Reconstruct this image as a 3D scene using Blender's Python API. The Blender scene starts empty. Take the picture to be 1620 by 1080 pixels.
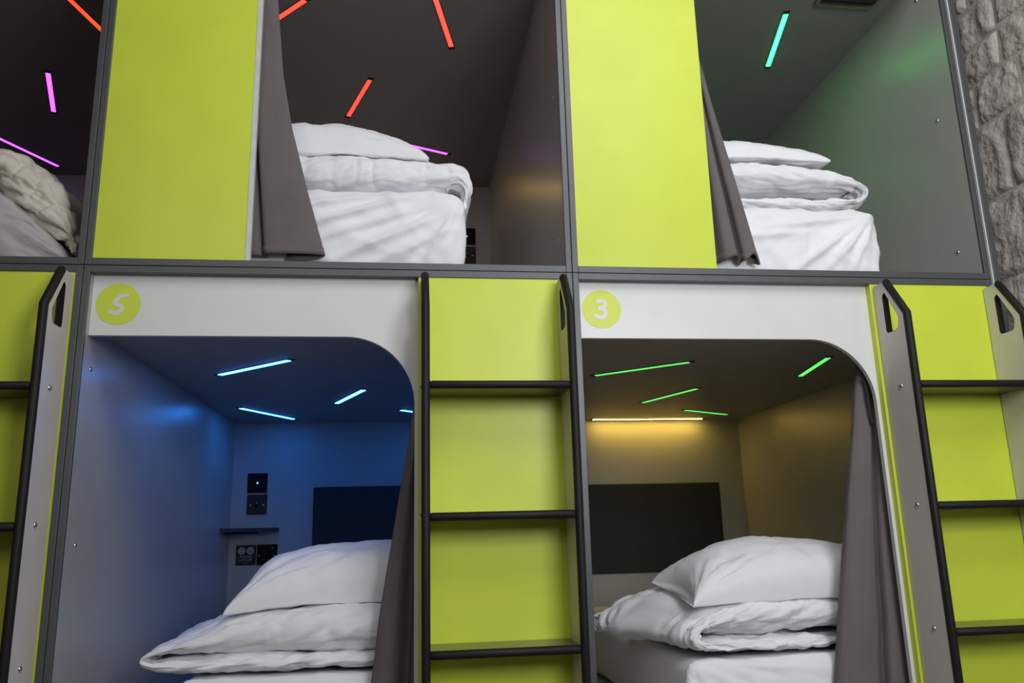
import bpy, bmesh, math
import numpy as np
from mathutils import Vector, Matrix

S = bpy.context.scene
COL = S.collection

# ---------------------------------------------------------------- camera
cam_data = bpy.data.cameras.new('camera')
cam = bpy.data.objects.new('camera', cam_data)
COL.objects.link(cam)
cam_data.sensor_width = 36.0
cam_data.lens = 28.564
yaw, pitch, roll = math.radians(-7.707), math.radians(13.1605), math.radians(-1.478)
fwd = Vector((-math.sin(yaw) * math.cos(pitch), math.cos(yaw) * math.cos(pitch), math.sin(pitch)))
rgt = Vector((math.cos(yaw), math.sin(yaw), 0))
upv = rgt.cross(fwd)
r2 = math.cos(roll) * rgt + math.sin(roll) * upv
u2 = -math.sin(roll) * rgt + math.cos(roll) * upv
m = Matrix((r2, u2, -fwd)).transposed().to_4x4()
m.translation = Vector((0, -2.5, 1.0))
cam.matrix_world = m
S.camera = cam

# ---------------------------------------------------------------- light and exposure
S.view_settings.view_transform = 'Standard'
S.view_settings.look = 'None'
S.view_settings.gamma = 1.0
S.view_settings.use_curve_mapping = False
S.view_settings.exposure = 0.0
S.cycles.use_denoising = True
S.cycles.max_bounces = 8
S.cycles.sample_clamp_indirect = 6.0

world = bpy.data.worlds.new('room_light')
S.world = world
world.use_nodes = True
bg = world.node_tree.nodes['Background']
bg.inputs['Color'].default_value = (1.0, 0.89, 0.80, 1)
bg.inputs['Strength'].default_value = 0.05


def area(name, loc, target, sx, sy, power, color):
    d = bpy.data.lights.new(name, 'AREA')
    d.shape = 'RECTANGLE'
    d.size, d.size_y = sx, sy
    d.energy = power
    d.color = color
    o = bpy.data.objects.new(name, d)
    COL.objects.link(o)
    o.location = loc
    v = Vector(target) - Vector(loc)
    o.rotation_euler = v.to_track_quat('-Z', 'Y').to_euler()
    return o


area('overhead_key_light', (0.85, -2.0, 3.7), (0.9, 0.0, 1.7), 1.8, 1.4, 36, (0.96, 0.98, 1.0))  # added soft key standing in for daylight from above; no window modelled
area('front_low_fill', (1.3, -3.0, 1.95), (1.5, 0.0, 1.3), 1.2, 1.0, 43, (0.96, 0.98, 1.0))  # added frontal fill, low enough to reach past the ladder treads
area('left_fill_light', (-1.2, -4.6, 3.0), (1.2, 0.0, 1.7), 2.0, 1.6, 24, (1.0, 0.95, 0.90))  # added fill from the left, for plates and walls that face left

# ---------------------------------------------------------------- noise
_rng = np.random.RandomState(7)
_perm = np.concatenate([_rng.permutation(256)] * 3)
_grad = _rng.normal(size=(256, 3))
_grad /= np.linalg.norm(_grad, axis=1)[:, None]


def noise3(x, y, z):
    x, y, z = np.broadcast_arrays(np.asarray(x, float), np.asarray(y, float), np.asarray(z, float))
    xi, yi, zi = np.floor(x).astype(int), np.floor(y).astype(int), np.floor(z).astype(int)
    xf, yf, zf = x - xi, y - yi, z - zi
    f = lambda t: t * t * t * (t * (t * 6 - 15) + 10)
    u, v, w = f(xf), f(yf), f(zf)
    out = 0
    for dx in (0, 1):
        for dy in (0, 1):
            for dz in (0, 1):
                h = _perm[_perm[_perm[(xi + dx) & 255] + ((yi + dy) & 255)] + ((zi + dz) & 255)]
                g = _grad[h]
                d = g[..., 0] * (xf - dx) + g[..., 1] * (yf - dy) + g[..., 2] * (zf - dz)
                out = out + d * (u if dx else 1 - u) * (v if dy else 1 - v) * (w if dz else 1 - w)
    return out


def fbm(x, y, z, octv=4):
    t, a = 0, 1.0
    for k in range(octv):
        t = t + a * noise3(x * 2 ** k, y * 2 ** k, z * 2 ** k + 17.3 * k)
        a *= 0.5
    return t


def ridge(x, y, z, octv=3):
    t, a = 0, 1.0
    for k in range(octv):
        n = noise3(x * 1.9 ** k, y * 1.9 ** k, z + 9.1 * k)
        t = t + a * (1 - np.minimum(1, np.abs(n) * 3.2)) ** 2
        a *= 0.5
    return t


# ---------------------------------------------------------------- materials
def new_mat(name):
    mt = bpy.data.materials.new(name)
    mt.use_nodes = True
    nt = mt.node_tree
    return mt, nt, nt.nodes['Principled BSDF']


def surf(name, color, rough=0.5, metal=0.0, coat=0.0, var=0.06, scale=18.0, bump=0.0, bscale=300.0, bdist=0.004, stretch=(1, 1, 1), spec=0.5):
    mt, nt, b = new_mat(name)
    tc = nt.nodes.new('ShaderNodeTexCoord')
    mp = nt.nodes.new('ShaderNodeMapping')
    mp.inputs['Scale'].default_value = stretch
    nt.links.new(tc.outputs['Object'], mp.inputs['Vector'])
    n = nt.nodes.new('ShaderNodeTexNoise')
    n.inputs['Scale'].default_value = scale
    n.inputs['Detail'].default_value = 4
    nt.links.new(mp.outputs['Vector'], n.inputs['Vector'])
    r = nt.nodes.new('ShaderNodeValToRGB')
    r.color_ramp.elements[0].position = 0.3
    r.color_ramp.elements[1].position = 0.7
    r.color_ramp.elements[0].color = tuple(c * (1 - var) for c in color) + (1,)
    r.color_ramp.elements[1].color = tuple(min(1, c * (1 + var)) for c in color) + (1,)
    nt.links.new(n.outputs['Fac'], r.inputs['Fac'])
    nt.links.new(r.outputs['Color'], b.inputs['Base Color'])
    b.inputs['Roughness'].default_value = rough
    b.inputs['Metallic'].default_value = metal
    b.inputs['Coat Weight'].default_value = coat
    b.inputs['Coat Roughness'].default_value = 0.25
    b.inputs['Specular IOR Level'].default_value = spec
    if bump:
        n2 = nt.nodes.new('ShaderNodeTexNoise')
        n2.inputs['Scale'].default_value = bscale
        n2.inputs['Detail'].default_value = 3
        nt.links.new(mp.outputs['Vector'], n2.inputs['Vector'])
        bp = nt.nodes.new('ShaderNodeBump')
        bp.inputs['Strength'].default_value = bump
        bp.inputs['Distance'].default_value = bdist
        nt.links.new(n2.outputs['Fac'], bp.inputs['Height'])
        nt.links.new(bp.outputs['Normal'], b.inputs['Normal'])
    return mt


def glow(name, color, strength):
    mt, nt, b = new_mat(name)
    b.inputs['Base Color'].default_value = (0.6, 0.6, 0.6, 1)
    b.inputs['Emission Color'].default_value = color + (1,)
    b.inputs['Emission Strength'].default_value = strength
    return mt


M = dict(
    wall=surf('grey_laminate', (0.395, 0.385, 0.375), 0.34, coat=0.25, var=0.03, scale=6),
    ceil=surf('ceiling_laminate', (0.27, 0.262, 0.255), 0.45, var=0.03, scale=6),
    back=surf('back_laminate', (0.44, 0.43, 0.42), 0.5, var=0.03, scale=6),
    white=surf('white_laminate', (0.72, 0.72, 0.72), 0.38, coat=0.2, var=0.02, scale=9),
    lime=surf('lime_laminate', (0.64, 0.74, 0.055), 0.42, coat=0.1, var=0.04, scale=4),
    edge_white=surf('pale_edge', (0.62, 0.62, 0.6), 0.45),
    alu=surf('grey_aluminium', (0.10, 0.103, 0.11), 0.42, metal=0.35, var=0.05, scale=60, stretch=(1, 1, 1)),
    gap=surf('shadow_gap', (0.02, 0.02, 0.022), 0.7),
    plate=surf('ladder_laminate', (0.65, 0.61, 0.575), 0.4, coat=0.1, var=0.03, scale=10),
    black=surf('black_edging', (0.012, 0.010, 0.011), 0.55, var=0.15, scale=30, spec=0.28),
    tread=surf('tread_laminate', (0.035, 0.033, 0.03), 0.28, coat=0.3, var=0.12, scale=30),
    steel=surf('steel', (0.6, 0.6, 0.6), 0.25, metal=1.0),
    brass=surf('bronze_rim', (0.42, 0.36, 0.28), 0.3, metal=0.9),
    linen=surf('white_linen', (0.85, 0.852, 0.89), 0.85, var=0.015, scale=14, bump=0.12, bscale=90, spec=0.2),
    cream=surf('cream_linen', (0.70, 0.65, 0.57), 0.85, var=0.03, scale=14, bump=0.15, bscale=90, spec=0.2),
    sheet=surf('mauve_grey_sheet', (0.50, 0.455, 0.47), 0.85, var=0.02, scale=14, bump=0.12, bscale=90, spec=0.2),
    curtain=surf('mauve_grey_curtain', (0.150, 0.128, 0.132), 0.8, var=0.06, scale=9, bump=0.25, bscale=500, spec=0.3),
    curtain_dark=surf('dark_curtain_lining', (0.022, 0.018, 0.019), 0.9, var=0.06, scale=9),
    headboard=surf('charcoal_fabric', (0.024, 0.027, 0.026), 0.75, var=0.1, scale=40, bump=0.3, bscale=600),
    glass=surf('black_glass', (0.006, 0.006, 0.007), 0.55, spec=0.15),
    bronze=surf('dark_bronze_plate', (0.04, 0.034, 0.028), 0.5, spec=0.25),
    signdark=surf('dark_sign', (0.03, 0.032, 0.032), 0.6, spec=0.2),
    signpale=surf('sign_print', (0.42, 0.44, 0.45), 0.5),
    signgreen=surf('sign_green_print', (0.10, 0.28, 0.08), 0.5),
    shelf=surf('dark_shelf_laminate', (0.05, 0.05, 0.055), 0.4),
    mortar=surf('grey_mortar', (0.46, 0.43, 0.385), 0.9, var=0.1, scale=7, bump=0.6, bscale=45, bdist=0.008),
    stone=surf('grey_painted_stone', (0.50, 0.465, 0.42), 0.85, var=0.12, scale=5, bump=0.8, bscale=32, bdist=0.014),
    floor=surf('dark_floor', (0.12, 0.105, 0.09), 0.5, var=0.1, scale=3),
    plaster=surf('plaster', (0.3, 0.28, 0.25), 0.9, var=0.06, scale=3),
    cyan=glow('cyan_led', (0.02, 0.23, 1.0), 35),
    green=glow('green_led', (0.13, 1.0, 0.16), 1.15),
    teal=glow('teal_led', (0.008, 1.0, 0.06), 17.0),
    red=glow('red_led', (1.0, 0.028, 0.01), 2.4),
    orange=glow('orange_led', (1.0, 0.07, 0.012), 1.5),
    purple=glow('purple_led', (0.55, 0.085, 1.0), 2.6),
    yellow=glow('yellow_led', (1.0, 0.66, 0.11), 30.0),
    yellow_dim=glow('dim_yellow_led', (1.0, 0.66, 0.17), 9.0),
    dot=glow('indicator_cyan', (0.1, 0.75, 0.85), 1.2),
    dotw=glow('indicator_lilac', (0.7, 0.6, 0.9), 0.9),
)


# ---------------------------------------------------------------- scene helpers
def thing(name, label, cat, loc=(0, 0, 0), group=None):
    o = bpy.data.objects.new(name, None)
    o.empty_display_size = 0.05
    COL.objects.link(o)
    o.location = loc
    o['label'], o['category'] = label, cat
    if group:
        o['group'] = group
    return o


def tag(o, label, cat, group=None):
    o['label'], o['category'] = label, cat
    if group:
        o['group'] = group
    return o


def world_loc(o):
    v = Vector((0, 0, 0))
    while o is not None:
        v += o.location
        o = o.parent
    return v


def link(name, me, mat, parent=None, kind=None, label=None):
    """A mesh whose coordinates are given in the world; empties are never rotated, so a shift is enough."""
    if mat is not None:
        me.materials.append(mat)
    o = bpy.data.objects.new(name, me)
    COL.objects.link(o)
    if parent is not None:
        o.parent = parent
        w = world_loc(parent)
        me.transform(Matrix.Translation(-w))
    else:
        if len(me.vertices):
            c = np.empty(len(me.vertices) * 3)
            me.vertices.foreach_get('co', c)
            c = c.reshape(-1, 3)
            b = (c.min(0) + c.max(0)) / 2
            b[2] = c[:, 2].min()
            me.transform(Matrix.Translation(-Vector(b)))
            o.location = b
    if kind:
        o['kind'] = kind
    if label:
        o['label'] = label
    return o


def mesh(name, verts, faces, mat, parent=None, smooth=False, kind=None, label=None):
    me = bpy.data.meshes.new(name)
    me.from_pydata([tuple(v) for v in verts], [], [tuple(f) for f in faces])
    me.validate()
    me.update()
    if smooth:
        me.polygons.foreach_set('use_smooth', [True] * len(me.polygons))
    return link(name, me, mat, parent, kind, label)


def bm_obj(name, bm, mat, parent=None, smooth=False, kind=None, label=None):
    me = bpy.data.meshes.new(name)
    bmesh.ops.recalc_face_normals(bm, faces=bm.faces)
    bm.to_mesh(me)
    bm.free()
    if smooth:
        me.polygons.foreach_set('use_smooth', [True] * len(me.polygons))
    return link(name, me, mat, parent, kind, label)


def add_box(bm, x0, x1, y0, y1, z0, z1, bev=0.0, seg=2):
    r = bmesh.ops.create_cube(bm, size=1)
    vs = r['verts']
    for v in vs:
        v.co = Vector((x0 + (v.co.x + .5) * (x1 - x0), y0 + (v.co.y + .5) * (y1 - y0), z0 + (v.co.z + .5) * (z1 - z0)))
    if bev:
        es = list({e for v in vs for e in v.link_edges})
        bmesh.ops.bevel(bm, geom=es, offset=bev, segments=seg, affect='EDGES', profile=0.5)


def box(name, x0, x1, y0, y1, z0, z1, mat, parent=None, bev=0.0, seg=2, kind=None, label=None):
    bm = bmesh.new()
    add_box(bm, x0, x1, y0, y1, z0, z1, bev, seg)
    return bm_obj(name, bm, mat, parent, kind=kind, label=label)


def poly_prism(name, pts, axis, a, b, mat, parent=None, hole=None, bev=0.0, label=None):
    """pts are 2D; axis 'x': (y,z) extruded over x; 'y': (x,z) over y; 'z': (x,y) over z."""
    def p3(p, t):
        return {'x': (t, p[0], p[1]), 'y': (p[0], t, p[1]), 'z': (p[0], p[1], t)}[axis]
    bm = bmesh.new()
    edges = []
    for loop in ([pts] + ([hole] if hole else [])):
        vs = [bm.verts.new(p3(p, a)) for p in loop]
        edges += [bm.edges.new((vs[i], vs[(i + 1) % len(vs)])) for i in range(len(vs))]
    bmesh.ops.triangle_fill(bm, edges=edges, use_beauty=True)
    bmesh.ops.dissolve_limit(bm, angle_limit=0.01, verts=bm.verts, edges=bm.edges)
    ext = bmesh.ops.extrude_face_region(bm, geom=list(bm.faces))
    d = Vector(p3((0, 0), b - a)) if axis != 'x' else Vector((b - a, 0, 0))
    if axis == 'y':
        d = Vector((0, b - a, 0))
    if axis == 'z':
        d = Vector((0, 0, b - a))
    bmesh.ops.translate(bm, vec=d, verts=[v for v in ext['geom'] if isinstance(v, bmesh.types.BMVert)])
    return bm_obj(name, bm, mat, parent, label=label)


def round_poly(pts, rad, n=5):
    out = []
    k = len(pts)
    for i in range(k):
        p0, p1, p2 = (Vector(pts[(i - 1) % k]), Vector(pts[i]), Vector(pts[(i + 1) % k]))
        r = rad[i] if isinstance(rad, (list, tuple)) else rad
        a, b = (p0 - p1), (p2 - p1)
        la, lb = a.length, b.length
        r1 = min(r, la * .45, lb * .45)
        if r1 <= 0:
            out.append(tuple(p1))
            continue
        A, B = p1 + a / la * r1, p1 + b / lb * r1
        for j in range(n + 1):
            t = j / n
            q = A.lerp(p1, t).lerp(p1.lerp(B, t), t)
            out.append(tuple(q))
    return out


def tube(name, path, rad, mat, parent=None, sides=12, flat=None, label=None):
    """Round bar swept along a 3D polyline; mitred corners, domed ends."""
    path = [Vector(p) for p in path]
    V, F = [], []
    n = len(path)
    ref = Vector((1, 0, 0))
    rings = []
    def ring(c, t, nrm, r, stretch=1.0):
        s = t.cross(ref).normalized() if abs(t.dot(ref)) < .95 else t.cross(Vector((0, 0, 1))).normalized()
        w = t.cross(s).normalized()
        idx = []
        for k in range(sides):
            a = 2 * math.pi * k / sides
            V.append(c + s * math.cos(a) * r * stretch + w * math.sin(a) * r)
            idx.append(len(V) - 1)
        rings.append(idx)
    for i, p in enumerate(path):
        t0 = (path[i] - path[i - 1]).normalized() if i else None
        t1 = (path[i + 1] - path[i]).normalized() if i < n - 1 else None
        t = (t0 + t1).normalized() if t0 and t1 else (t0 or t1)
        st = 1 / max(.5, t.dot(t1)) if (t0 and t1) else 1
        if i == 0:
            ring(p - t * rad * .75, t, None, rad * .55)
        ring(p, t, None, rad, st)
        if i == n - 1:
            ring(p + t * rad * .75, t, None, rad * .55)
    for a, b in zip(rings[:-1], rings[1:]):
        for k in range(sides):
            F.append((a[k], a[(k + 1) % sides], b[(k + 1) % sides], b[k]))
    F.append(tuple(rings[0][::-1]))
    F.append(tuple(rings[-1]))
    return mesh(name, V, F, mat, parent, smooth=True, label=label)


def dome(name, c, axis, rad, h, mat, parent, sides=14):
    """Small domed screw head facing along axis."""
    ax = Vector(axis).normalized()
    s = ax.cross(Vector((0, 0, 1)))
    if s.length < .1:
        s = ax.cross(Vector((0, 1, 0)))
    s.normalize()
    w = ax.cross(s)
    V, F, rings = [], [], []
    for fr, hh in ((1, 0), (.95, .45), (.7, .85), (.42, 1.0), (.36, .55), (.0001, .5)):
        idx = []
        for k in range(sides):
            a = 2 * math.pi * k / sides
            V.append(Vector(c) + ax * h * hh + (s * math.cos(a) + w * math.sin(a)) * rad * fr)
            idx.append(len(V) - 1)
        rings.append(idx)
    for a, b in zip(rings[:-1], rings[1:]):
        for k in range(sides):
            F.append((a[k], a[(k + 1) % sides], b[(k + 1) % sides], b[k]))
    return mesh(name, V, F, mat, parent, smooth=True)


def catmull(pts, n):
    P = np.array(pts, float)
    P = np.vstack([2 * P[0] - P[1], P, 2 * P[-1] - P[-2]])
    k = len(P) - 3
    d = np.linalg.norm(np.diff(P[1:-1, :2], axis=0), axis=1)
    cum = np.concatenate([[0], np.cumsum(d)])
    ts = np.linspace(0, cum[-1], n)
    seg = np.clip(np.searchsorted(cum, ts, side='right') - 1, 0, k - 1)
    t = ((ts - cum[seg]) / np.maximum(d[seg], 1e-9))[:, None]
    p0, p1, p2, p3 = P[seg], P[seg + 1], P[seg + 2], P[seg + 3]
    return .5 * (2 * p1 + (p2 - p0) * t + (2 * p0 - 5 * p1 + 4 * p2 - p3) * t ** 2 + (3 * p1 - p0 - 3 * p2 + p3) * t ** 3), ts


# ---------------------------------------------------------------- the room
box('floor', -4.5, 2.3, -5.0, 2.6, -0.08, 0.0, M['floor'], kind='structure')
box('wall_back', -4.5, 2.3, 2.5, 2.6, 0.0, 3.5, M['plaster'], kind='structure')
wall_right = box('wall_right', 2.225, 2.34, -1.9, 2.5, 0.0, 3.5, M['mortar'], kind='structure')

srng = np.random.RandomState(21)


def stone_block(y0, y1, z0, z1, seed):
    nu, nv = 30, 22
    u, v = np.meshgrid(np.linspace(0, 1, nu), np.linspace(0, 1, nv), indexing='ij')
    ed = np.minimum(np.minimum(u, 1 - u) * (y1 - y0), np.minimum(v, 1 - v) * (z1 - z0))
    prof = np.clip(ed / 0.03, 0, 1)
    prof = np.sqrt(1 - (1 - prof) ** 2)
    y = y0 + u * (y1 - y0)
    z = z0 + v * (z1 - z0)
    wob = .018
    yy = y + wob * noise3(y * 7, z * 7, seed + .5)
    zz = z + wob * noise3(y * 7, z * 7, seed + 7.5)
    rough = .022 * fbm(y * 9, z * 9, seed, 4) + .014 * (ridge(y * 8 + 3, z * 5, seed * 1.7, 3) - .6)
    tilt = (srng.rand() - .5) * .02 * (u - .5) + (srng.rand() - .5) * .02 * (v - .5)
    x = 2.224 - prof * (.006 + srng.rand() * .006 + .55 * rough + .6 * tilt)
    V = np.stack([x, yy, zz], -1).reshape(-1, 3)
    F = []
    for i in range(nu - 1):
        for j in range(nv - 1):
            a = i * nv + j
            F.append((a, a + 1, a + nv + 1, a + nv))
    mesh('stone', V, F, M['stone'], wall_right, smooth=True)


courses = [0.0, .32, .66, .95, 1.25, 1.55, 1.87, 2.185, 2.485, 2.665, 2.815, 2.985, 3.25, 3.5]
k = 0
for z0, z1 in zip(courses[:-1], courses[1:]):
    y = -1.55 + srng.rand() * .2
    while y < .75:
        w = (.22 + .3 * srng.rand()) * (1.1 if z1 - z0 > .22 else .9)
        k += 1
        stone_block(y + .008, min(y + w, 1.0) - .008, z0 + .008, z1 - .008, k * 3.77)
        y += w

# ---------------------------------------------------------------- sleeping pods
DEPTH = 2.25
LOW_TOP, LOW_CEIL, LOW_FLOOR = 1.823, 1.635, 0.33
UP_BOT, UP_CEIL = 1.8245, 3.12
PW = 0.0205                                   # width of a frame profile


def pod(label, x0, x1, z0, z1, floor_z, ceil_z, ceil_mat=None):
    """One sleeping module: aluminium frame at the front and laminate panels behind it. x0, x1 are the module's outer limits."""
    t = thing('sleeping_pod', label, 'sleeping pod', ((x0 + x1) / 2, DEPTH / 2, z0))
    a, b = x0 + PW, x1 - PW
    g = .0009
    box('frame_post', x0 + g, a, 0, .012, z0, z1, M['alu'], t, .0015)
    box('frame_post', b, x1 - g, 0, .012, z0, z1, M['alu'], t, .0015)
    box('frame_rail', a, b, 0, .045, z1 - .0225, z1, M['alu'], t, .0015)
    box('frame_rail', a, b, 0, .045, z0, z0 + .0225, M['alu'], t, .0015)
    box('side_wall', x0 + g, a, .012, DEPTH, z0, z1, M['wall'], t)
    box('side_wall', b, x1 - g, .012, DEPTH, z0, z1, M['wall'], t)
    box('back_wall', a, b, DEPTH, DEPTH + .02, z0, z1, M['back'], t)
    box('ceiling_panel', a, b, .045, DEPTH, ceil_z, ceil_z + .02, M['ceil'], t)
    box('floor_panel', a, b, .045, DEPTH, floor_z - .02, floor_z, M['wall'], t)
    return t


XA, XB, XC = -.9705, .5445, 2.0515            # module limits along the front
XL = XA - 1.515


def bezel_poly(a, r, z0, z1, hz, strip=.011, rad=.215):
    """White front of a lower pod: header plus one rounded corner down to a narrow strip."""
    pts = [(a, z1), (r, z1), (r, z0), (r - strip, z0)]
    cx, cz = r - strip - rad, hz - rad
    for i in range(17):
        an = math.pi / 2 * i / 16
        pts.append((cx + rad * math.cos(an), cz + rad * math.sin(an)))
    pts.append((a, hz))
    return pts


def stroke(name, pts, hw, c, y, rad, mat, parent):
    """A number painted as one round-ended stroke, lying on the number disc."""
    P, _ = catmull(pts, 40)
    P = P[:, :2]
    T = np.gradient(P, axis=0)
    T /= np.linalg.norm(T, axis=1)[:, None]
    N = np.stack([-T[:, 1], T[:, 0]], 1)
    L = P + N * hw
    Rr = P - N * hw
    def cap(c0, n, t, s):
        return [c0 + n * hw * math.cos(a) + t * s * hw * math.sin(a) for a in np.linspace(0, math.pi, 9)[1:-1]]
    V, F = [], []
    def add(p):
        V.append((c[0] + p[0] * rad, y - len(V) * 2e-6, c[1] + p[1] * rad))
        return len(V) - 1
    li = [add(p) for p in L]
    ri = [add(p) for p in Rr]
    for i in range(len(P) - 1):
        F.append((li[i], li[i + 1], ri[i + 1], ri[i]))
    s = [add(p) for p in cap(P[0], N[0], T[0], -1)]
    e = [add(p) for p in cap(P[-1], N[-1], T[-1], 1)]
    F.append(tuple([li[0]] + s + [ri[0]]))
    F.append(tuple([li[-1]] + e + [ri[-1]]))
    return mesh(name, V, F, mat, parent)


def lower_front(t, x0, x1, lad_x, digit=None):
    a, b = x0 + PW, x1 - PW
    zt = LOW_TOP - .0225
    f = poly_prism('front_panel', bezel_poly(a + .0005, lad_x, .36, zt, 1.61), 'y', .030, .048, M['white'], t, label='white front panel with one rounded corner')
    box('kick_panel', a, lad_x, .030, .048, .0225, .355, M['white'], t)
    # lime panel behind the ladder: flush with the frame, its edge showing beside the white panel
    box('lime_panel', lad_x, b, .004, .046, .0225, zt, M['lime'], t, .001, label='lime green panel behind the ladder')
    if digit:
        c = (a + .079, 1.7085)
        n = 56
        rad = .0655
        V = [(c[0], .0292, c[1])] + [(c[0] + rad * math.cos(i / n * 2 * math.pi), .0292, c[1] + rad * math.sin(i / n * 2 * math.pi)) for i in range(n)]
        F = [(0, 1 + (i + 1) % n, 1 + i) for i in range(n)]
        mesh('number_disc', V, F, M['lime'], f, label='lime disc')
        if digit == 5:
            pts = [(.36, .41), (.08, .38), (-.06, .22), (-.17, .06), (-.04, -.03), (.13, -.10), (.17, -.26), (.02, -.42), (-.16, -.44), (-.34, -.36)]
        else:
            pts = [(-.19, .37), (.02, .44), (.19, .32), (.15, .12), (-.14, .02), (.10, -.02), (.21, -.20), (.08, -.42), (-.14, -.44), (-.34, -.34)]
        stroke('number', pts, .095, c, .0286, rad, M['white'], f)
    return f


def wall_screws(t, x, nx, spots):
    for y, z in spots:
        dome('screw', (x, y, z), (nx, 0, 0), .008, .004, M['steel'], t)


# lower row
pod7 = pod('lower sleeping pod at the far left, only its lime panel and ladder bay in view', XL, XA, 0, LOW_TOP, LOW_FLOOR, LOW_CEIL)
lower_front(pod7, XL, XA, XA - .482 - PW + .0205)
pod5 = pod('lower sleeping pod numbered 5 with a blue lit interior', XA, XB, 0, LOW_TOP, LOW_FLOOR, LOW_CEIL)
lower_front(pod5, XA, XB, .0415, 5)
wall_screws(pod5, XA + PW, 1, [(.075, 1.513), (.085, .993)])
pod3 = pod('lower sleeping pod numbered 3 with a yellow lit back wall', XB, XC, 0, LOW_TOP, LOW_FLOOR, LOW_CEIL)
lower_front(pod3, XB, XC, 1.588, 3)

# upper row
def upper(label, x0, x1, px, edge):
    t = pod(label, x0, x1, UP_BOT, 3.36, UP_BOT + .02, UP_CEIL)
    a, b = x0 + PW, x1 - PW
    lp = box('lime_panel', a, px, .006, .024, UP_BOT + .0225, 3.3375, M['lime'], t, .001, label='lime green front panel')
    if edge:
        box('panel_edge', px, px + .016, .004, .026, UP_BOT + .0225, 3.3375, M['edge_white'], lp, .001, label='pale edge strip')
    return t


pod_u7 = upper('upper sleeping pod at the left edge with dark purple lit interior', XL, XA, XL + .474, False)
pod_u5 = upper('upper sleeping pod in the middle with red light strips, above pod 5', XA, XB, -.499, True)
wall_screws(pod_u5, XB - PW, -1, [(.104, 2.518), (.105, 1.974)])
pod_u3 = upper('upper sleeping pod at the right end with a green lit interior, above pod 3', XB, XC, 1.0455, False)
wall_screws(pod_u3, XC - PW, -1, [(.12, 2.501), (.12, 1.966), (.132, 3.035)])

# cladding that closes the end of the bank of pods
end = thing('end_cladding', 'tall grey end cladding of the pods beside the rough stone wall', 'cladding', (2.07, .5, 0))
box('cladding_panel', 2.0525, 2.0585, .012, DEPTH + .02, 0, 3.36, M['gap'], end)
box('pale_edge', 2.0585, 2.0635, .002, .03, 0, 3.36, M['edge_white'], end, label='pale metal edge strip')
box('corner_profile', 2.0635, 2.0875, -.002, DEPTH + .02, 0, 3.36, M['alu'], end, .002)

# ---------------------------------------------------------------- ladders
TREADS = [1.436, 1.058, .690, .318]


def ladder(label, xl, xr):
    """xl, xr: mid planes of the two side plates."""
    t = thing('bunk_ladder', label, 'ladder', ((xl + xr) / 2, -.08, 0))
    th = .0105
    out = [(-.0008, 0), (-.0008, 1.787), (-.062, 1.789), (-.152, 1.657), (-.152, 0)]
    slot = round_poly([(-.060, 1.752), (-.047, 1.742), (-.047, 1.612), (-.112, 1.612), (-.122, 1.652)], [.006, .012, .014, .014, .012])
    for x, sgn in ((xl, -1), (xr, 1)):
        p = poly_prism('side_plate', out, 'x', x - th, x + th, M['plate'], t, hole=slot)
        tube('edging', [(x, -.062, 1.787), (x, -.152, 1.657), (x, -.152, .012)], .0127, M['black'], p, 14, label='black rounded edging')
        # black lining of the hand slot
        n = len(slot)
        V = []
        cy, cz = sum(q[0] for q in slot) / n, sum(q[1] for q in slot) / n
        for q in slot:
            qq = (cy + (q[0] - cy) * .985, cz + (q[1] - cz) * .985)
            V += [(x - th - .0004, q[0], q[1]), (x + th + .0004, q[0], q[1]), (x + th + .0004, qq[0], qq[1]), (x - th - .0004, qq[0], qq[1])]
        F = []
        for i in range(n):
            j = (i + 1) % n
            for c in range(4):
                d = (c + 1) % 4
                F.append((i * 4 + c, j * 4 + c, j * 4 + d, i * 4 + d))
        mesh('slot_lining', V, F, M['black'], p, label='black lining of the hand slot')
        for z in TREADS[:3]:
            dome('screw', (x + sgn * th, -.085, z - .008), (sgn, 0, 0), .0085, .005, M['steel'], p)
    for z in TREADS:
        tr = box('tread', xl + th, xr - th, -.150, -.0008, z - .024, z - .001, M['tread'], t, .001)
        tube('nosing', [(xl + th + .008, -.151, z - .0125), (xr - th - .008, -.151, z - .0125)], .0122, M['black'], tr, 12, label='black rounded nosing')
    return t


ladder('ladder with lime backing at the left edge of the bunks, beside pod 5', -1.442, -1.007)
ladder('middle ladder between the openings of pods 5 and 3', .0605, .5005)
ladder('ladder at the right end beside the rough stone wall', 1.607, 2.022)

# ---------------------------------------------------------------- light strips
def light_strip(label, p, q, z, mat, cat='light strip', group=None, w=.021, cap=.022):
    """Thin lit strip let into a pod's ceiling, between two points of the ceiling."""
    p, q = Vector((p[0], p[1], 0)), Vector((q[0], q[1], 0))
    d = (q - p).normalized()
    n = Vector((-d.y, d.x, 0))
    c = (p + q) / 2
    t = thing('light_strip', label, cat, (c.x, c.y, z), group)
    def bar(name, a, b, hw, z0, z1, mt):
        V = []
        for zz in (z0, z1):
            for e, s in ((a, -1), (a, 1), (b, 1), (b, -1)):
                V.append(e + n * hw * s + Vector((0, 0, zz)))
        F = [(0, 1, 2, 3), (7, 6, 5, 4), (0, 4, 5, 1), (1, 5, 6, 2), (2, 6, 7, 3), (3, 7, 4, 0)]
        return mesh(name, V, F, mt, t)
    bar('housing', p - d * cap, q + d * cap, w / 2 + .0035, z - .0022, z + .004, M['gap'])
    bar('diffuser', p, q, w / 2, z - .0034, z - .0018, mat)
    return t


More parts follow.
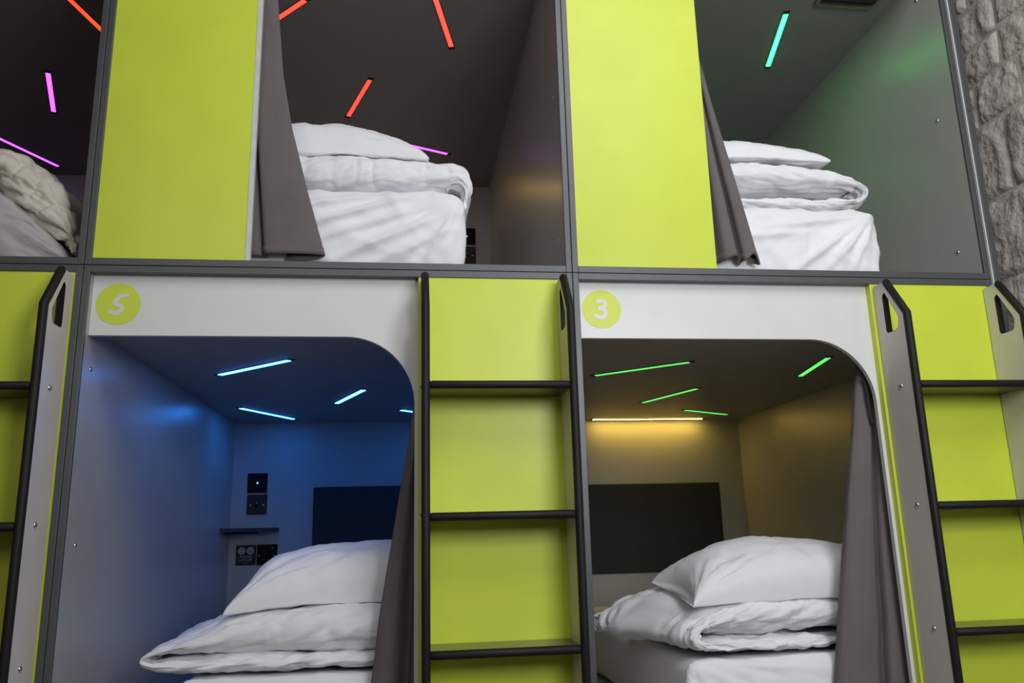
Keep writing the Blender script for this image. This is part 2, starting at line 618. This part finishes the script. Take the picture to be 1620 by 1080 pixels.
zc = LOW_CEIL
light_strip('long cyan strip in the blue pod ceiling, nearest the front', (-.726, .783), (-.423, .503), zc, M['cyan'])
light_strip('cyan strip in the blue pod ceiling above the switch plates', (-.811, 1.664), (-.607, 2.065), zc, M['cyan'])
light_strip('short slanting cyan strip in the middle of the blue pod ceiling', (-.329, 1.517), (-.183, 1.141), zc, M['cyan'])
light_strip('cyan strip cut off by the white edge beside the curtain of pod 5', (-.017, 1.76), (.20, 1.98), zc, M['cyan'])
light_strip('long green strip at the left of the pod 3 ceiling, nearest the front', (.799, .80), (1.112, .524), zc, M['green'])
light_strip('middle green strip of the pod 3 ceiling, in front of the yellow lamp', (1.223, 1.545), (1.363, 1.132), zc, M['green'])
light_strip('green strip of the pod 3 ceiling beside the right end of the yellow lamp', (1.547, 1.823), (1.864, 2.011), zc, M['green'])
light_strip('short green strip of the pod 3 ceiling near the curtain', (1.722, .817), (1.648, .434), zc, M['green'])
zu = UP_CEIL
light_strip('teal green strip in the ceiling of the upper right pod', (1.604, .376), (1.701, .765), zu, M['teal'])
light_strip('added teal strip hidden behind the lime panel of the upper right pod, near the front', (.70, .80), (.95, .52), zu, M['teal'])  # unseen strip, added to strengthen the green wash in this pod
light_strip('added teal strip hidden behind the lime panel of the upper right pod, near the back', (.85, 1.95), (1.10, 1.80), zu, M['teal'])  # another unseen strip added for more teal light on the walls
light_strip('red strip cut by the top of the photo, right of the other red ones', (.08, .27), (.199, .74), zu, M['red'])
light_strip('red strip above the pillow of the upper middle pod', (-.173, 1.05), (-.297, 1.407), zu, M['red'])
light_strip('red strip beside the top of the upper middle curtain', (-.62, .69), (-.41, .472), zu, M['red'])
light_strip('purple strip just behind the duvet of the upper middle pod', (.0, 1.70), (.235, 1.80), zu, M['purple'])
light_strip('steep purple strip in the ceiling of the upper left pod', (-1.644, 1.119), (-1.762, 1.484), zu, M['purple'])
light_strip('orange strip at the top of the upper left pod', (-1.395, .335), (-1.270, .81), zu, M['orange'])
light_strip('purple strip just above the crumpled duvet of the upper left pod', (-2.30, 1.53), (-1.99, 2.13), zu, M['purple'])
light_strip('yellow reading lamp along the back of the pod 3 ceiling', (1.105, 2.185), (1.775, 2.185), zc, M['yellow'], 'reading lamp', None, .022)
light_strip('yellow reading lamp at the back of the upper middle pod, behind the bedding', (-.45, 2.215), (.17, 2.215), zu, M['yellow_dim'], 'reading lamp', None, .026)

# vent in the upper right pod's ceiling
vt = thing('ceiling_vent', 'metal framed vent in the ceiling of the upper right pod', 'vent', (1.82, .18, zu))
vo = round_poly([(1.686, .300), (1.955, .300), (1.955, .075), (1.686, .075)], .03, 6)
vi = round_poly([(1.702, .284), (1.939, .284), (1.939, .091), (1.702, .091)], .02, 6)
poly_prism('frame', vo, 'z', zu - .012, zu - .0005, M['brass'], vt, hole=vi)
box('backing', 1.69, 1.951, .079, .296, zu - .0025, zu - .0005, M['gap'], vt)
for i in range(6):
    yy = .105 + i * .034
    box('slat', 1.702, 1.939, yy, yy + .022, zu - .008, zu - .004, M['bronze'], vt)

# ---------------------------------------------------------------- fittings on the back walls
YB = DEPTH


def headboard(label, x0, x1, z0, z1):
    t = thing('headboard', label, 'headboard', ((x0 + x1) / 2, YB - .02, z0))
    bm = bmesh.new()
    add_box(bm, x0, x1, YB - .032, YB - .0002, z0, z1, .009, 3)
    bm_obj('pad', bm, M['headboard'], t, smooth=False)
    box('mount', x0 + .05, x1 - .05, YB - .003, YB, z0 + .05, z1 - .05, M['gap'], t)


headboard('charcoal padded headboard in the blue pod, partly behind the curtain', -.504, .30, .752, 1.270)
headboard('charcoal padded headboard under the yellow lamp of pod 3', 1.06, 1.868, .752, 1.258)


def socket_body(name, label, x0, x1, z0, z1, mat, cat):
    t = thing(name, label, cat, ((x0 + x1) / 2, YB, z0))
    p = box('face_plate', x0, x1, YB - .008, YB, z0, z1, mat, t, .0015)
    return t, p


def touch_switch(label, x0, z0, dot):
    w = .108
    t, p = socket_body('touch_switch', label, x0, x0 + w, z0, z0 + w, M['glass'], 'light switch')
    dome('indicator', (x0 + w * .5, YB - .008, z0 + w * .5), (0, -1, 0), .0055, .002, dot, t)
    return t


def toggle_switch(label, x0, z0):
    w = .108
    t, p = socket_body('toggle_switch', label, x0, x0 + w, z0, z0 + w, M['bronze'], 'light switch')
    cx, cz = x0 + w * .5, z0 + w * .47
    dome('toggle_collar', (cx, YB - .008, cz), (0, -1, 0), .012, .004, M['black'], t)
    tube('toggle', [(cx, YB - .010, cz), (cx, YB - .026, cz + .012)], .0045, M['steel'], t, 10)
    for s in (-1, 1):
        dome('screw', (cx + s * .036, YB - .008, cz), (0, -1, 0), .005, .002, M['steel'], t)
    return t


touch_switch('black glass touch switch with a cyan dot on the blue pod back wall', -.867, 1.246, M['dot'])
toggle_switch('bronze toggle switch plate under the black touch switch of the blue pod', -.865, 1.128)
touch_switch('black touch switch with a lilac dot beside the upper middle mattress', .322, 2.733, M['dotw'])
toggle_switch('bronze toggle switch plate low on the upper middle back wall', .322, 2.612)


def text(name, body, size, x, z, y, mat, parent):
    cu = bpy.data.curves.new(name, 'FONT')
    cu.body = body
    cu.size = size
    cu.align_x = 'CENTER'
    cu.align_y = 'CENTER'
    tmp = bpy.data.objects.new(name, cu)
    COL.objects.link(tmp)
    dg = bpy.context.evaluated_depsgraph_get()
    me = bpy.data.meshes.new_from_object(tmp.evaluated_get(dg))
    bpy.data.objects.remove(tmp)
    me.transform(Matrix.Translation((x, y, z)) @ Matrix.Rotation(math.pi / 2, 4, 'X'))
    return link(name, me, mat, parent)


def disc(name, x, z, y, r, mat, parent, n=28):
    V = [(x + r * math.cos(i / n * 2 * math.pi), y, z + r * math.sin(i / n * 2 * math.pi)) for i in range(n)]
    return mesh(name, V, [tuple(range(n))[::-1]], mat, parent)


sx, sz, sw = -.910, .858, .106
t, p = socket_body('charging_sign', 'small dark sign with two round icons under the corner shelf', sx, sx + sw, sz, sz + sw, M['signdark'], 'sign')
for i, cx in enumerate((sx + .030, sx + .076)):
    icon = disc('icon', cx, sz + .076, YB - .0086, .0195, M['signpale'], p)
    if i == 0:
        box('phone_mark', cx - .006, cx + .006, YB - .0096, YB - .0088, sz + .065, sz + .087, M['signdark'], p, .0003)
        box('phone_screen', cx - .0042, cx + .0042, YB - .0102, YB - .0097, sz + .069, sz + .084, M['signpale'], p)
    else:
        box('laptop_mark', cx - .0095, cx + .0095, YB - .0096, YB - .0088, sz + .071, sz + .085, M['signdark'], p, .0003)
        box('laptop_screen', cx - .0075, cx + .0075, YB - .0102, YB - .0097, sz + .073, sz + .083, M['signpale'], p)
        box('laptop_mark', cx - .0125, cx + .0125, YB - .0096, YB - .0088, sz + .067, sz + .0700, M['signdark'], p)
text('lettering', 'PHONES', .017, sx + sw / 2, sz + .044, YB - .0087, M['signpale'], p)
text('lettering', 'LAPTOPS', .017, sx + sw / 2, sz + .027, YB - .0087, M['signpale'], p)
text('lettering', 'ONLY', .010, sx + sw / 2, sz + .012, YB - .0087, M['signgreen'], p)

sx = -.799
t, p = socket_body('power_socket', 'black power socket beside the small dark sign of the blue pod', sx, sx + .108, .857, .965, M['glass'], 'socket')
box('earth_hole', sx + .036, sx + .044, YB - .0088, YB - .0079, .912, .930, M['gap'], t)
for xx in (.020, .052):
    box('pin_hole', sx + xx, sx + xx + .014, YB - .0088, YB - .0079, .882, .889, M['gap'], t)
box('rocker', sx + .074, sx + .090, YB - .012, YB - .007, .930, .952, M['black'], t, .002)
box('rocker_mark', sx + .078, sx + .087, YB - .0128, YB - .0119, .944, .949, M['signpale'], t)
for s in (.014, .094):
    dome('screw', (sx + s, YB - .008, .906), (0, -1, 0), .0045, .002, M['steel'], t)

sh = thing('corner_shelf', 'small dark corner shelf above the power socket in the blue pod', 'shelf', (-.85, 2.15, 1.03))
poly_prism('shelf_board', round_poly([(-.9495, 2.2495), (-.686, 2.2495), (-.686, 2.19), (-.9495, 1.99)], [0, 0, .03, .0]), 'z', 1.034, 1.054, M['shelf'], sh)
poly_prism('bracket', [(-.9495, 2.2495), (-.80, 2.2495), (-.9495, 2.09)], 'z', 1.024, 1.034, M['gap'], sh)

# ---------------------------------------------------------------- bedding
def ring_mesh(name, P, mat, parent=None):
    """P: (n along, m around, 3); ends closed with fans."""
    n, mm, _ = P.shape
    V = P.reshape(-1, 3).tolist()
    F = []
    for i in range(n - 1):
        for k in range(mm):
            a, b = i * mm + k, i * mm + (k + 1) % mm
            F.append((a, b, b + mm, a + mm))
    V.append(P[0].mean(0).tolist())
    V.append(P[-1].mean(0).tolist())
    for k in range(mm):
        F.append((k, len(V) - 2, (k + 1) % mm))
        F.append(((n - 1) * mm + k, (n - 1) * mm + (k + 1) % mm, len(V) - 1))
    return mesh(name, V, F, mat, parent, smooth=True)


def ring_normals(P):
    du = np.gradient(P, axis=0)
    dv = np.roll(P, -1, 1) - np.roll(P, 1, 1)
    N = np.cross(dv, du)
    return N / np.maximum(np.linalg.norm(N, axis=2), 1e-9)[..., None]


def frontness_(v):
    return np.clip((np.abs(v) - .75) * 4, 0, 1)


def quilt(name, ctrl, y0, y1, mat, warp=None, seed=1.0, n=240, mm=130, p=2.6, q=.92, wr=.010, gather=.006, big=.012, flip=1, edge=.05, fq=1.0, fold=.006):
    """A padded duvet laid along the centre line ctrl = [(x, z, thickness)] and y0..y1 wide."""
    C, s = catmull(ctrl, n)
    L = s[-1]
    T2 = np.gradient(C[:, :2], axis=0)
    T2 /= np.linalg.norm(T2, axis=1)[:, None]
    N2 = np.stack([-T2[:, 1], T2[:, 0]], 1) * flip
    curv = np.linalg.norm(np.gradient(T2, axis=0), axis=1) / np.gradient(s)
    curv = np.clip(np.convolve(np.pad(curv, 12, mode='edge'), np.ones(25) / 25, 'valid') * .05, 0, 1)
    wide = np.clip(np.convolve(np.pad(curv, 30, mode='edge'), np.ones(61) / 61, 'valid') * 2.2, 0, 1)
    endt = np.clip(np.minimum(s, L - s) / edge, 0, 1)
    endt = np.sqrt(1 - (1 - endt) ** 2) * .96 + .04
    th = np.linspace(0, 2 * np.pi, mm, endpoint=False)
    c, sn = np.cos(th), np.sin(th)
    vv = np.sign(c) * np.abs(c) ** (1.1 / p)
    hh = np.sign(sn) * np.abs(sn) ** q
    S_, V_ = np.meshgrid(s, vv, indexing='ij')
    side = np.broadcast_to(sn > 0, S_.shape)
    zz = seed + np.where(side, 0, 5.3) * 0
    w = (y1 - y0) / 2
    half = C[:, 2][:, None] / 2 * endt[:, None] * hh[None, :]
    # soft lumps of the filling
    half = half * (1 + .22 * fbm(S_ * 4, V_ * 2.2, seed, 2) + .0)
    yv = (y0 + y1) / 2 + V_ * w * (1 - .02 * (1 - endt[:, None]))
    yv = yv + .02 * noise3(S_ * 3.1, V_ * .6, seed + 4) * np.abs(V_) ** 3
    X = C[:, 0][:, None] + N2[:, 0][:, None] * half
    Z = C[:, 1][:, None] + N2[:, 1][:, None] * half
    P = np.stack([X, yv, Z], -1)
    Nn = ring_normals(P)
    # make the normals point outwards
    cen = P.mean(1, keepdims=True)
    if ((P - cen) * Nn).sum() < 0:
        Nn = -Nn
    hs = (1.5 - .5 * sn)[None, :]
    d = wr * (fbm((S_ * 11 + hs * 3) * fq, yv * 13 * fq, seed + hs * 2, 3) * 1.1)
    d = d - gather * (.35 + 2.2 * curv[:, None]) * ridge(S_ * 2.6 * fq, (yv * 19 + 1.5 * noise3(S_ * 4, yv * 4, seed)) * fq, seed + 2, 3)
    d = d - wr * .8 * ridge((S_ * 5 + yv * 6) * fq, (yv * 5 - S_ * 3) * fq, seed + 11, 2)
    d = d - fold * wide[:, None] * (1 - .6 * frontness_(V_)) * ridge(S_ * 1.3, yv * 24 + 1.2 * noise3(S_ * 5, yv * 5, seed + 3), seed + 51, 2)
    d = d + big * noise3(S_ * 5.5, yv * 6, seed + 20)
    frontness = np.clip((np.abs(V_) - .75) * 4, 0, 1)
    d = d - gather * .35 * frontness * ridge(S_ * 16 + 2 * noise3(S_ * 5, yv * 5, seed), hh[None, :] * .7 + S_ * 0, seed + 31, 2)
    d = d * np.clip(endt[:, None], .25, 1)
    P = P + Nn * d[..., None]
    if warp:
        P = warp(P)
    return ring_mesh(name, P, mat)


def pillow(name, c, L, W, T, mat, yawd=0, seed=1.0, tilt=0.0, rolld=0.0, sag=.0, n=110, mm=120, pinch=.10):
    u = np.linspace(-1, 1, n)
    u = np.sign(u) * (1 - (1 - np.abs(u)) ** 1.6)
    th = np.linspace(0, 2 * np.pi, mm, endpoint=False)
    c_, s_ = np.cos(th), np.sin(th)
    v = np.sign(c_) * np.abs(c_) ** .55
    h = np.sign(s_)
    U, Vv = np.meshgrid(u, v, indexing='ij')
    prof = np.clip((1 - np.abs(U) ** 2.6) * (1 - np.abs(Vv) ** 2.4), 0, 1) ** .40
    lo = np.where(h < 0, .12, 1.0)[None, :]
    Zl = prof * h[None, :] * lo * T
    Zl = Zl + h[None, :] * .003
    Xl = U * L / 2 * (1 - pinch * (1 - np.abs(Vv) ** 2) * np.abs(U) ** 3)
    Yl = Vv * W / 2 * (1 - pinch * (1 - np.abs(U) ** 2) * np.abs(Vv) ** 3)
    r = np.hypot(np.abs(U) - 1, np.abs(Vv) - 1)
    ang = np.arctan2(1 - np.abs(Vv), 1 - np.abs(U) + 1e-6)
    cornerw = np.clip(1 - r / .95, 0, 1)
    quad = (U > 0) * 2.0 + (Vv > 0) * 1.0
    d = -.017 * cornerw ** .8 * (1 - cornerw ** 4) * ridge(ang * 4.5, r * .9, seed + quad * 3.3, 2)
    d = d + .014 * fbm(Xl * 6, Yl * 7, seed + h[None, :], 3)
    d = d - .009 * ridge(Xl * 5 + Yl * 3, Yl * 8 - Xl * 2, seed + 5 + h[None, :], 2) * prof
    d = d - .007 * ridge(Xl * 14, Yl * 3, seed + 9, 2) * np.clip((np.abs(Vv) - .45) * 2, 0, 1) * prof
    Zl = Zl + d * h[None, :] * np.clip(prof * 2, 0, 1)
    Zl = Zl - sag * (Xl / (L / 2)) ** 2 + .006 * noise3(Xl * 5, Yl * 5, seed + 40)
    P = np.stack([Xl, Yl, Zl], -1)
    R = (Matrix.Rotation(math.radians(yawd), 3, 'Z') @ Matrix.Rotation(math.radians(tilt), 3, 'X') @ Matrix.Rotation(math.radians(rolld), 3, 'Y'))
    R = np.array(R)
    P = P @ R.T + np.array(c)
    return ring_mesh(name, P, mat)


def mattress(name, label, x0, x1, y0, y1, z0, z1, seed=1.0, rad=.045, tension=(1, 1), creases=(), slope=None, mat='linen'):
    """Box mattress in a fitted sheet: rounded edges, pull creases running from the corners."""
    bm = bmesh.new()
    add_box(bm, x0, x1, y0, y1, z0, z1)
    bmesh.ops.subdivide_edges(bm, edges=bm.edges, cuts=1)
    me = bpy.data.meshes.new(name)
    bm.free()
    # build as a rounded superbox: grid on six faces, projected
    hx, hy, hz = (x1 - x0) / 2, (y1 - y0) / 2, (z1 - z0) / 2
    c = np.array([(x0 + x1) / 2, (y0 + y1) / 2, (z0 + z1) / 2])
    V, F = [], []
    def lin(h):
        k = np.concatenate([np.linspace(-h, -h + rad, 7), np.linspace(-h + rad, h - rad, 90)[1:-1], np.linspace(h - rad, h, 7)])
        return k
    gx, gy, gz = lin(hx), lin(hy), np.concatenate([np.linspace(-hz, -hz + rad, 6), np.linspace(-hz + rad, hz - rad, 26)[1:-1], np.linspace(hz - rad, hz, 7)])
    def face(ga, gb, f):
        base = len(V)
        for a in ga:
            for b in gb:
                V.append(f(a, b))
        nb = len(gb)
        for i in range(len(ga) - 1):
            for j in range(nb - 1):
                q = base + i * nb + j
                F.append((q, q + 1, q + nb + 1, q + nb))
    face(gx, gz, lambda a, b: (a, -hy, b))
    face(gx, gz, lambda a, b: (a, hy, b))
    face(gy, gz, lambda a, b: (-hx, a, b))
    face(gy, gz, lambda a, b: (hx, a, b))
    face(gx, gy, lambda a, b: (a, b, hz))
    face(gx, gy, lambda a, b: (a, b, -hz))
    P = np.array(V)
    H = np.array([hx, hy, hz]) - rad
    inner = np.clip(P, -H, H)
    d = P - inner
    ln = np.linalg.norm(d, axis=1)[:, None]
    Nn = d / np.maximum(ln, 1e-9)
    P = inner + Nn * rad
    # bulging sides
    P[:, 1] -= np.where(Nn[:, 1] < -.5, .012 * (1 - (P[:, 2] / hz) ** 2), 0)
    P[:, 0] += np.where(np.abs(Nn[:, 0]) > .5, np.sign(Nn[:, 0]) * .012 * (1 - (P[:, 2] / hz) ** 2), 0)
    # creases: fans that start at the upper front corners
    a = P[:, 0] * tension[0]
    fx = (hx - np.abs(P[:, 0])) + .02
    fz = (hz - P[:, 2]) + .02
    ang = np.arctan2(fz, fx)
    rr = np.hypot(fx, fz)
    fan = ridge(ang * 3.4, rr * 1.5, seed + np.sign(P[:, 0]) * 3, 2) * np.clip(1 - rr / .75, 0, 1) * np.clip((rr - .05) / .13, 0, 1)
    disp = .0105 * fan * (np.abs(Nn[:, 1]) > .4) - .004
    disp = disp + .0075 * ridge(P[:, 0] * 2.2 - P[:, 2] * 3 * tension[1], P[:, 2] * 5 + P[:, 0] * 4, seed + 8, 2) * (Nn[:, 1] < -.4)
    disp = disp + .005 * fbm(P[:, 0] * 6, P[:, 1] * 6 + P[:, 2] * 9, seed, 3)
    P = P + Nn * disp[:, None] + c
    front = Nn[:, 1] < -.3
    for xa, za, xb, zb, wd, ht in creases:
        dx, dz = xb - xa, zb - za
        l2 = dx * dx + dz * dz
        tt = np.clip(((P[:, 0] - xa) * dx + (P[:, 2] - za) * dz) / l2, 0, 1)
        off = (P[:, 0] - xa) * dz - (P[:, 2] - za) * dx
        dist = np.hypot(P[:, 0] - xa - tt * dx, P[:, 2] - za - tt * dz)
        e = np.exp(-(dist / wd) ** 2) * (.25 + .75 * np.sin(np.pi * np.clip(tt * .9 + .08, 0, 1)))
        P[:, 1] -= np.where(front, 1.9 * ht * e, 0)
    if slope:
        xa, xb, drop = slope
        k = np.clip((P[:, 0] - xa) / (xb - xa), 0, 1)
        k = k * (1 - .25 * (1 - k))
        P[:, 2] -= drop * k * (P[:, 2] - z0) / (z1 - z0)
    me = bpy.data.meshes.new(name)
    me.from_pydata(P.tolist(), [], F)
    b2 = bmesh.new()
    b2.from_mesh(me)
    bmesh.ops.remove_doubles(b2, verts=b2.verts, dist=1e-5)
    bmesh.ops.recalc_face_normals(b2, faces=b2.faces)
    b2.to_mesh(me)
    b2.free()
    me.polygons.foreach_set('use_smooth', [True] * len(me.polygons))
    return tag(link(name, me, M[mat]), label, 'mattress')


CR5 = [(-.33, 2.00, .05, 2.13, .012, .011), (-.30, 1.95, .10, 2.09, .011, .009), (-.25, 1.88, .15, 2.06, .014, .010), (-.12, 1.87, .165, 2.0, .012, .007),
       (-.38, 2.06, -.12, 2.12, .010, .008), (.06, 1.86, .175, 2.08, .010, .008), (-.05, 1.87, .05, 1.95, .014, .006)]
CR3 = [(1.685, 2.10, 1.36, 1.87, .013, .011), (1.69, 2.09, 1.48, 1.87, .011, .010), (1.69, 2.08, 1.58, 1.87, .010, .008), (1.66, 2.09, 1.25, 2.03, .014, .008),
       (1.42, 2.05, 1.40, 1.88, .012, .007), (1.40, 2.02, 1.14, 1.99, .013, .006)]
# pod 5 (lower, blue)
mattress('mattress', 'mattress in a white fitted sheet in the blue pod numbered 5', -.665, .515, .15, 2.20, .330, .598, 3.1)
q5 = quilt('duvet', [(.40, .632, .080), (-.1, .632, .080), (-.45, .632, .078), (-.66, .632, .068), (-.745, .640, .046), (-.768, .655, .036), (-.735, .674, .052),
                     (-.60, .698, .104), (-.42, .717, .150), (-.15, .723, .168), (.15, .724, .168), (.42, .724, .168)], .165, .80, M['linen'], seed=2.3)
tag(q5, 'white folded duvet with its fold pointing left in the blue pod', 'duvet')
p5 = pillow('pillow', (-.150, .44, .815), .80, .48, .165, M['linen'], 1, 4.4, 4, 0, .02)
tag(p5, 'white pillow on the folded duvet of the blue pod', 'pillow')

# pod 3 (lower, yellow)
mattress('mattress', 'mattress in a white fitted sheet in pod 3 below the yellow lamp', .895, 2.025, .15, 2.20, .330, .586, 5.7)


def shear3(P):
    Q = P.copy()
    Q[..., 0] = P[..., 0] + .025 - .37 * (P[..., 1] - .12)
    Q[..., 1] = P[..., 1] + .12 * np.clip(P[..., 0] - 1.0, 0, 1)
    return Q


q3 = quilt('duvet', [(1.85, .620, .062), (1.45, .620, .064), (1.15, .621, .066), (1.0, .624, .064), (.925, .634, .055), (.905, .655, .05), (.935, .685, .075),
                     (1.02, .706, .13), (1.2, .716, .15), (1.45, .716, .15), (1.88, .716, .14)], .125, .72, M['linen'], warp=shear3, seed=8.9, gather=.009, wr=.012, big=.016, fold=.012)
tag(q3, 'white puffed duvet with a gathered left fold in pod 3', 'duvet')
p3 = pillow('pillow', (1.345, .375, .788), .84, .43, .165, M['linen'], 1, 9.6, 7, 0, .015)
tag(p3, 'white pillow on the puffed duvet of pod 3', 'pillow')

# upper middle pod
UF = UP_BOT + .02
mattress('mattress', 'mattress in a white fitted sheet in the upper middle pod', -.945, .192, .10, 2.20, UF, 2.147, 11.3, creases=CR5)
qu5 = quilt('duvet', [(-.90, 2.225, .155), (-.5, 2.228, .16), (-.1, 2.228, .16), (.10, 2.226, .155), (.175, 2.218, .14), (.208, 2.178, .065), (.208, 2.135, .04), (.204, 2.085, .03)],
            .115, .70, M['linen'], seed=13.1, flip=1, gather=.006, big=.008, p=3.4)
tag(qu5, 'white duvet drooping over the mattress edge in the upper middle pod', 'duvet')
pu5 = pillow('pillow', (-.325, .385, 2.312), .82, .48, .165, M['linen'], -1, 15.2, 0, 2, .02)
tag(pu5, 'white pillow on the duvet of the upper middle pod', 'pillow')

# upper right pod
mattress('mattress', 'mattress in a white fitted sheet in the upper right pod', .575, 1.700, .10, 2.20, UF, 2.122, 17.7, creases=CR3)
qu3 = quilt('duvet', [(.62, 2.155, .07), (1.1, 2.155, .07), (1.4, 2.155, .072), (1.58, 2.158, .070), (1.685, 2.175, .062), (1.718, 2.205, .055), (1.700, 2.238, .072),
                      (1.60, 2.262, .105), (1.4, 2.270, .125), (1.1, 2.272, .13), (.62, 2.272, .13)], .125, .70, M['linen'], seed=19.4, flip=-1, gather=.009)
tag(qu3, 'white folded duvet with its fold pointing right in the upper right pod', 'duvet')
pu3 = pillow('pillow', (1.20, .38, 2.352), .78, .46, .115, M['linen'], -2, 23.5, 0, 1, .02)
tag(pu3, 'white pillow on the duvet of the upper right pod', 'pillow')

# upper left pod
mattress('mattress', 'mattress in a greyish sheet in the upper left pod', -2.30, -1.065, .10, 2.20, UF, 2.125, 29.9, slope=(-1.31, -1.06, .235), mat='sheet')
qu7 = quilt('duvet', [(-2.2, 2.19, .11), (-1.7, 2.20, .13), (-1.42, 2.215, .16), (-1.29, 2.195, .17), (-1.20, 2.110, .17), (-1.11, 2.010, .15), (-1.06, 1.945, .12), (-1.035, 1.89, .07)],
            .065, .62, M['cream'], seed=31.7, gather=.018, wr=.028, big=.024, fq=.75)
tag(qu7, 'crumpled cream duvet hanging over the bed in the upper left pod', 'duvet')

# ---------------------------------------------------------------- curtains
def curtain(name, label, zs, xl, xr, yc, prof, seed, nz=90, nx=170, hem=True, ymin=.03, ymax=.13):
    """Pleated cloth between the outlines xl(z), xr(z); prof is the pleat section (share of the width, depth, drop of the hem)."""
    t = thing(name, label, 'curtain', ((xl[0] + xr[0]) / 2, yc, zs[-1]))
    z = np.linspace(zs[0], zs[-1], nz)
    zz = np.array(zs[::-1])
    XLv, XRv = np.interp(z, zz, np.array(xl[::-1])), np.interp(z, zz, np.array(xr[::-1]))
    C, cs = catmull([(a[0] * .3, a[1], a[2] if len(a) > 2 else 0) for a in prof], nx)
    U, Yo, dz = C[:, 0][None, :] / .3, C[:, 1][None, :], C[:, 2][None, :]
    fr = ((zs[0] - z) / (zs[0] - zs[-1]))[:, None]
    sn = np.linspace(0, 1, nx)[None, :]
    Y = yc + Yo * (.45 + .55 * fr) + .004 * fbm(sn * 4, z[:, None] * 3.5, seed, 3)
    X = XLv[:, None] + (XRv - XLv)[:, None] * U + .003 * noise3(sn * 3, z[:, None] * 4, seed + 5)
    Zs = z[:, None] + fr ** 8 * dz
    Y = np.clip(Y, ymin, ymax)
    P = np.stack([X, Y, Zs], -1)
    def sheet(nm, P, th, mat, inner=None):
        n, k, _ = P.shape
        dn = np.cross(np.gradient(P, axis=0), np.gradient(P, axis=1))
        dn /= np.maximum(np.linalg.norm(dn, axis=2), 1e-9)[..., None]
        A, B = P + dn * th / 2, P - dn * th / 2
        V = np.concatenate([A.reshape(-1, 3), B.reshape(-1, 3)])
        o = n * k
        F = []
        for i in range(n - 1):
            for j in range(k - 1):
                q = i * k + j
                F.append((q, q + 1, q + k + 1, q + k))
                F.append((o + q, o + q + k, o + q + k + 1, o + q + 1))
        for i in range(n - 1):
            for q, r in ((i * k, (i + 1) * k), (i * k + k - 1, (i + 1) * k + k - 1)):
                F.append((q, r, o + r, o + q))
        for j in range(k - 1):
            for q in (j, (n - 1) * k + j):
                F.append((q, q + 1, o + q + 1, o + q))
        me = bpy.data.meshes.new(nm)
        me.from_pydata(V.tolist(), [], F)
        b = bmesh.new()
        b.from_mesh(me)
        bmesh.ops.recalc_face_normals(b, faces=b.faces)
        b.to_mesh(me)
        b.free()
        me.polygons.foreach_set('use_smooth', [True] * len(me.polygons))
        return link(nm, me, mat, t)
    sheet('cloth', P, .003, M['curtain'])
    if hem:
        kk = max(3, int(nz * .035))
        sheet('hem', P[-kk:], .0065, M['curtain'])
    return t


# lower curtains hang inside the right edge of the opening
c5 = curtain('curtain', 'grey curtain gathered at the right of the blue pod opening',
             [1.60, 1.40, 1.28, 1.203, .973, .752, .575, .40], [.040, .028, .012, .000, -.038, -.074, -.094, -.112], [.075, .075, .075, .075, .075, .08, .08, .08], .090, [(0, .028), (.04, -.006), (.3, -.020), (.52, .012), (.62, .016), (.72, -.012), (1, -.010)], 1.3, ymin=.052)
c3 = curtain('curtain', 'mauve grey curtain gathered at the right of the pod 3 opening',
             [1.60, 1.52, 1.45, 1.18, .933, .697, .507, .38], [1.575, 1.562, 1.545, 1.492, 1.443, 1.398, 1.364, 1.345], [1.63, 1.63, 1.63, 1.62, 1.61, 1.61, 1.60, 1.60], .092, [(0, .030), (.03, -.004), (.25, -.022), (.52, -.016), (.66, .018), (.70, .020), (.76, -.012), (1, -.006)], 4.1, ymin=.052)
# hook strap at the top of the pod 3 curtain
pts = [(1.556, 1.477), (1.561, 1.464), (1.563, 1.422), (1.565, 1.379), (1.571, 1.329)]
P_, _ = catmull([(a, b, 0) for a, b in pts], 16)
tube('strap', [(a, .062 + .002 * math.sin(i), b) for i, (a, b, _z) in enumerate(P_)], .0045, M['curtain_dark'], c3, 8, label='dark tie strap')

cu5 = curtain('curtain', 'brownish grey curtain hanging at the left of the upper middle pod opening',
              [3.05, 2.80, 2.53, 2.325, 2.10, 1.925, 1.885], [-.56, -.56, -.56, -.56, -.56, -.56, -.56], [-.46, -.443, -.416, -.379, -.320, -.272, -.262], .058, [(0, .020), (.25, .004), (.38, .024), (.37, .008), (.42, -.016), (.70, -.020), (.97, -.012), (1.0, .0), (.93, .010, -.006), (.72, .014, -.012), (.60, .020, -.014)], 2.0, ymin=.031, ymax=.084)
cu3 = curtain('curtain', 'grey curtain with dark folded hem at the left of the upper right pod opening',
              [3.05, 2.72, 2.49, 2.245, 1.965, 1.895], [1.0, 1.0, 1.0, 1.0, 1.0, 1.0], [1.035, 1.058, 1.10, 1.149, 1.208, 1.222], .058, [(0, .010), (.30, .022), (.36, .018, -.004), (.44, -.016), (.60, -.020, .012), (.66, .010), (.70, .022, -.008), (.735, .008), (.77, -.014), (.90, -.020, .02), (1.0, -.004, -.012), (.97, .014, -.006), (.88, .020)], 5.0, ymin=.031, ymax=.084)

bpy.context.view_layer.update()
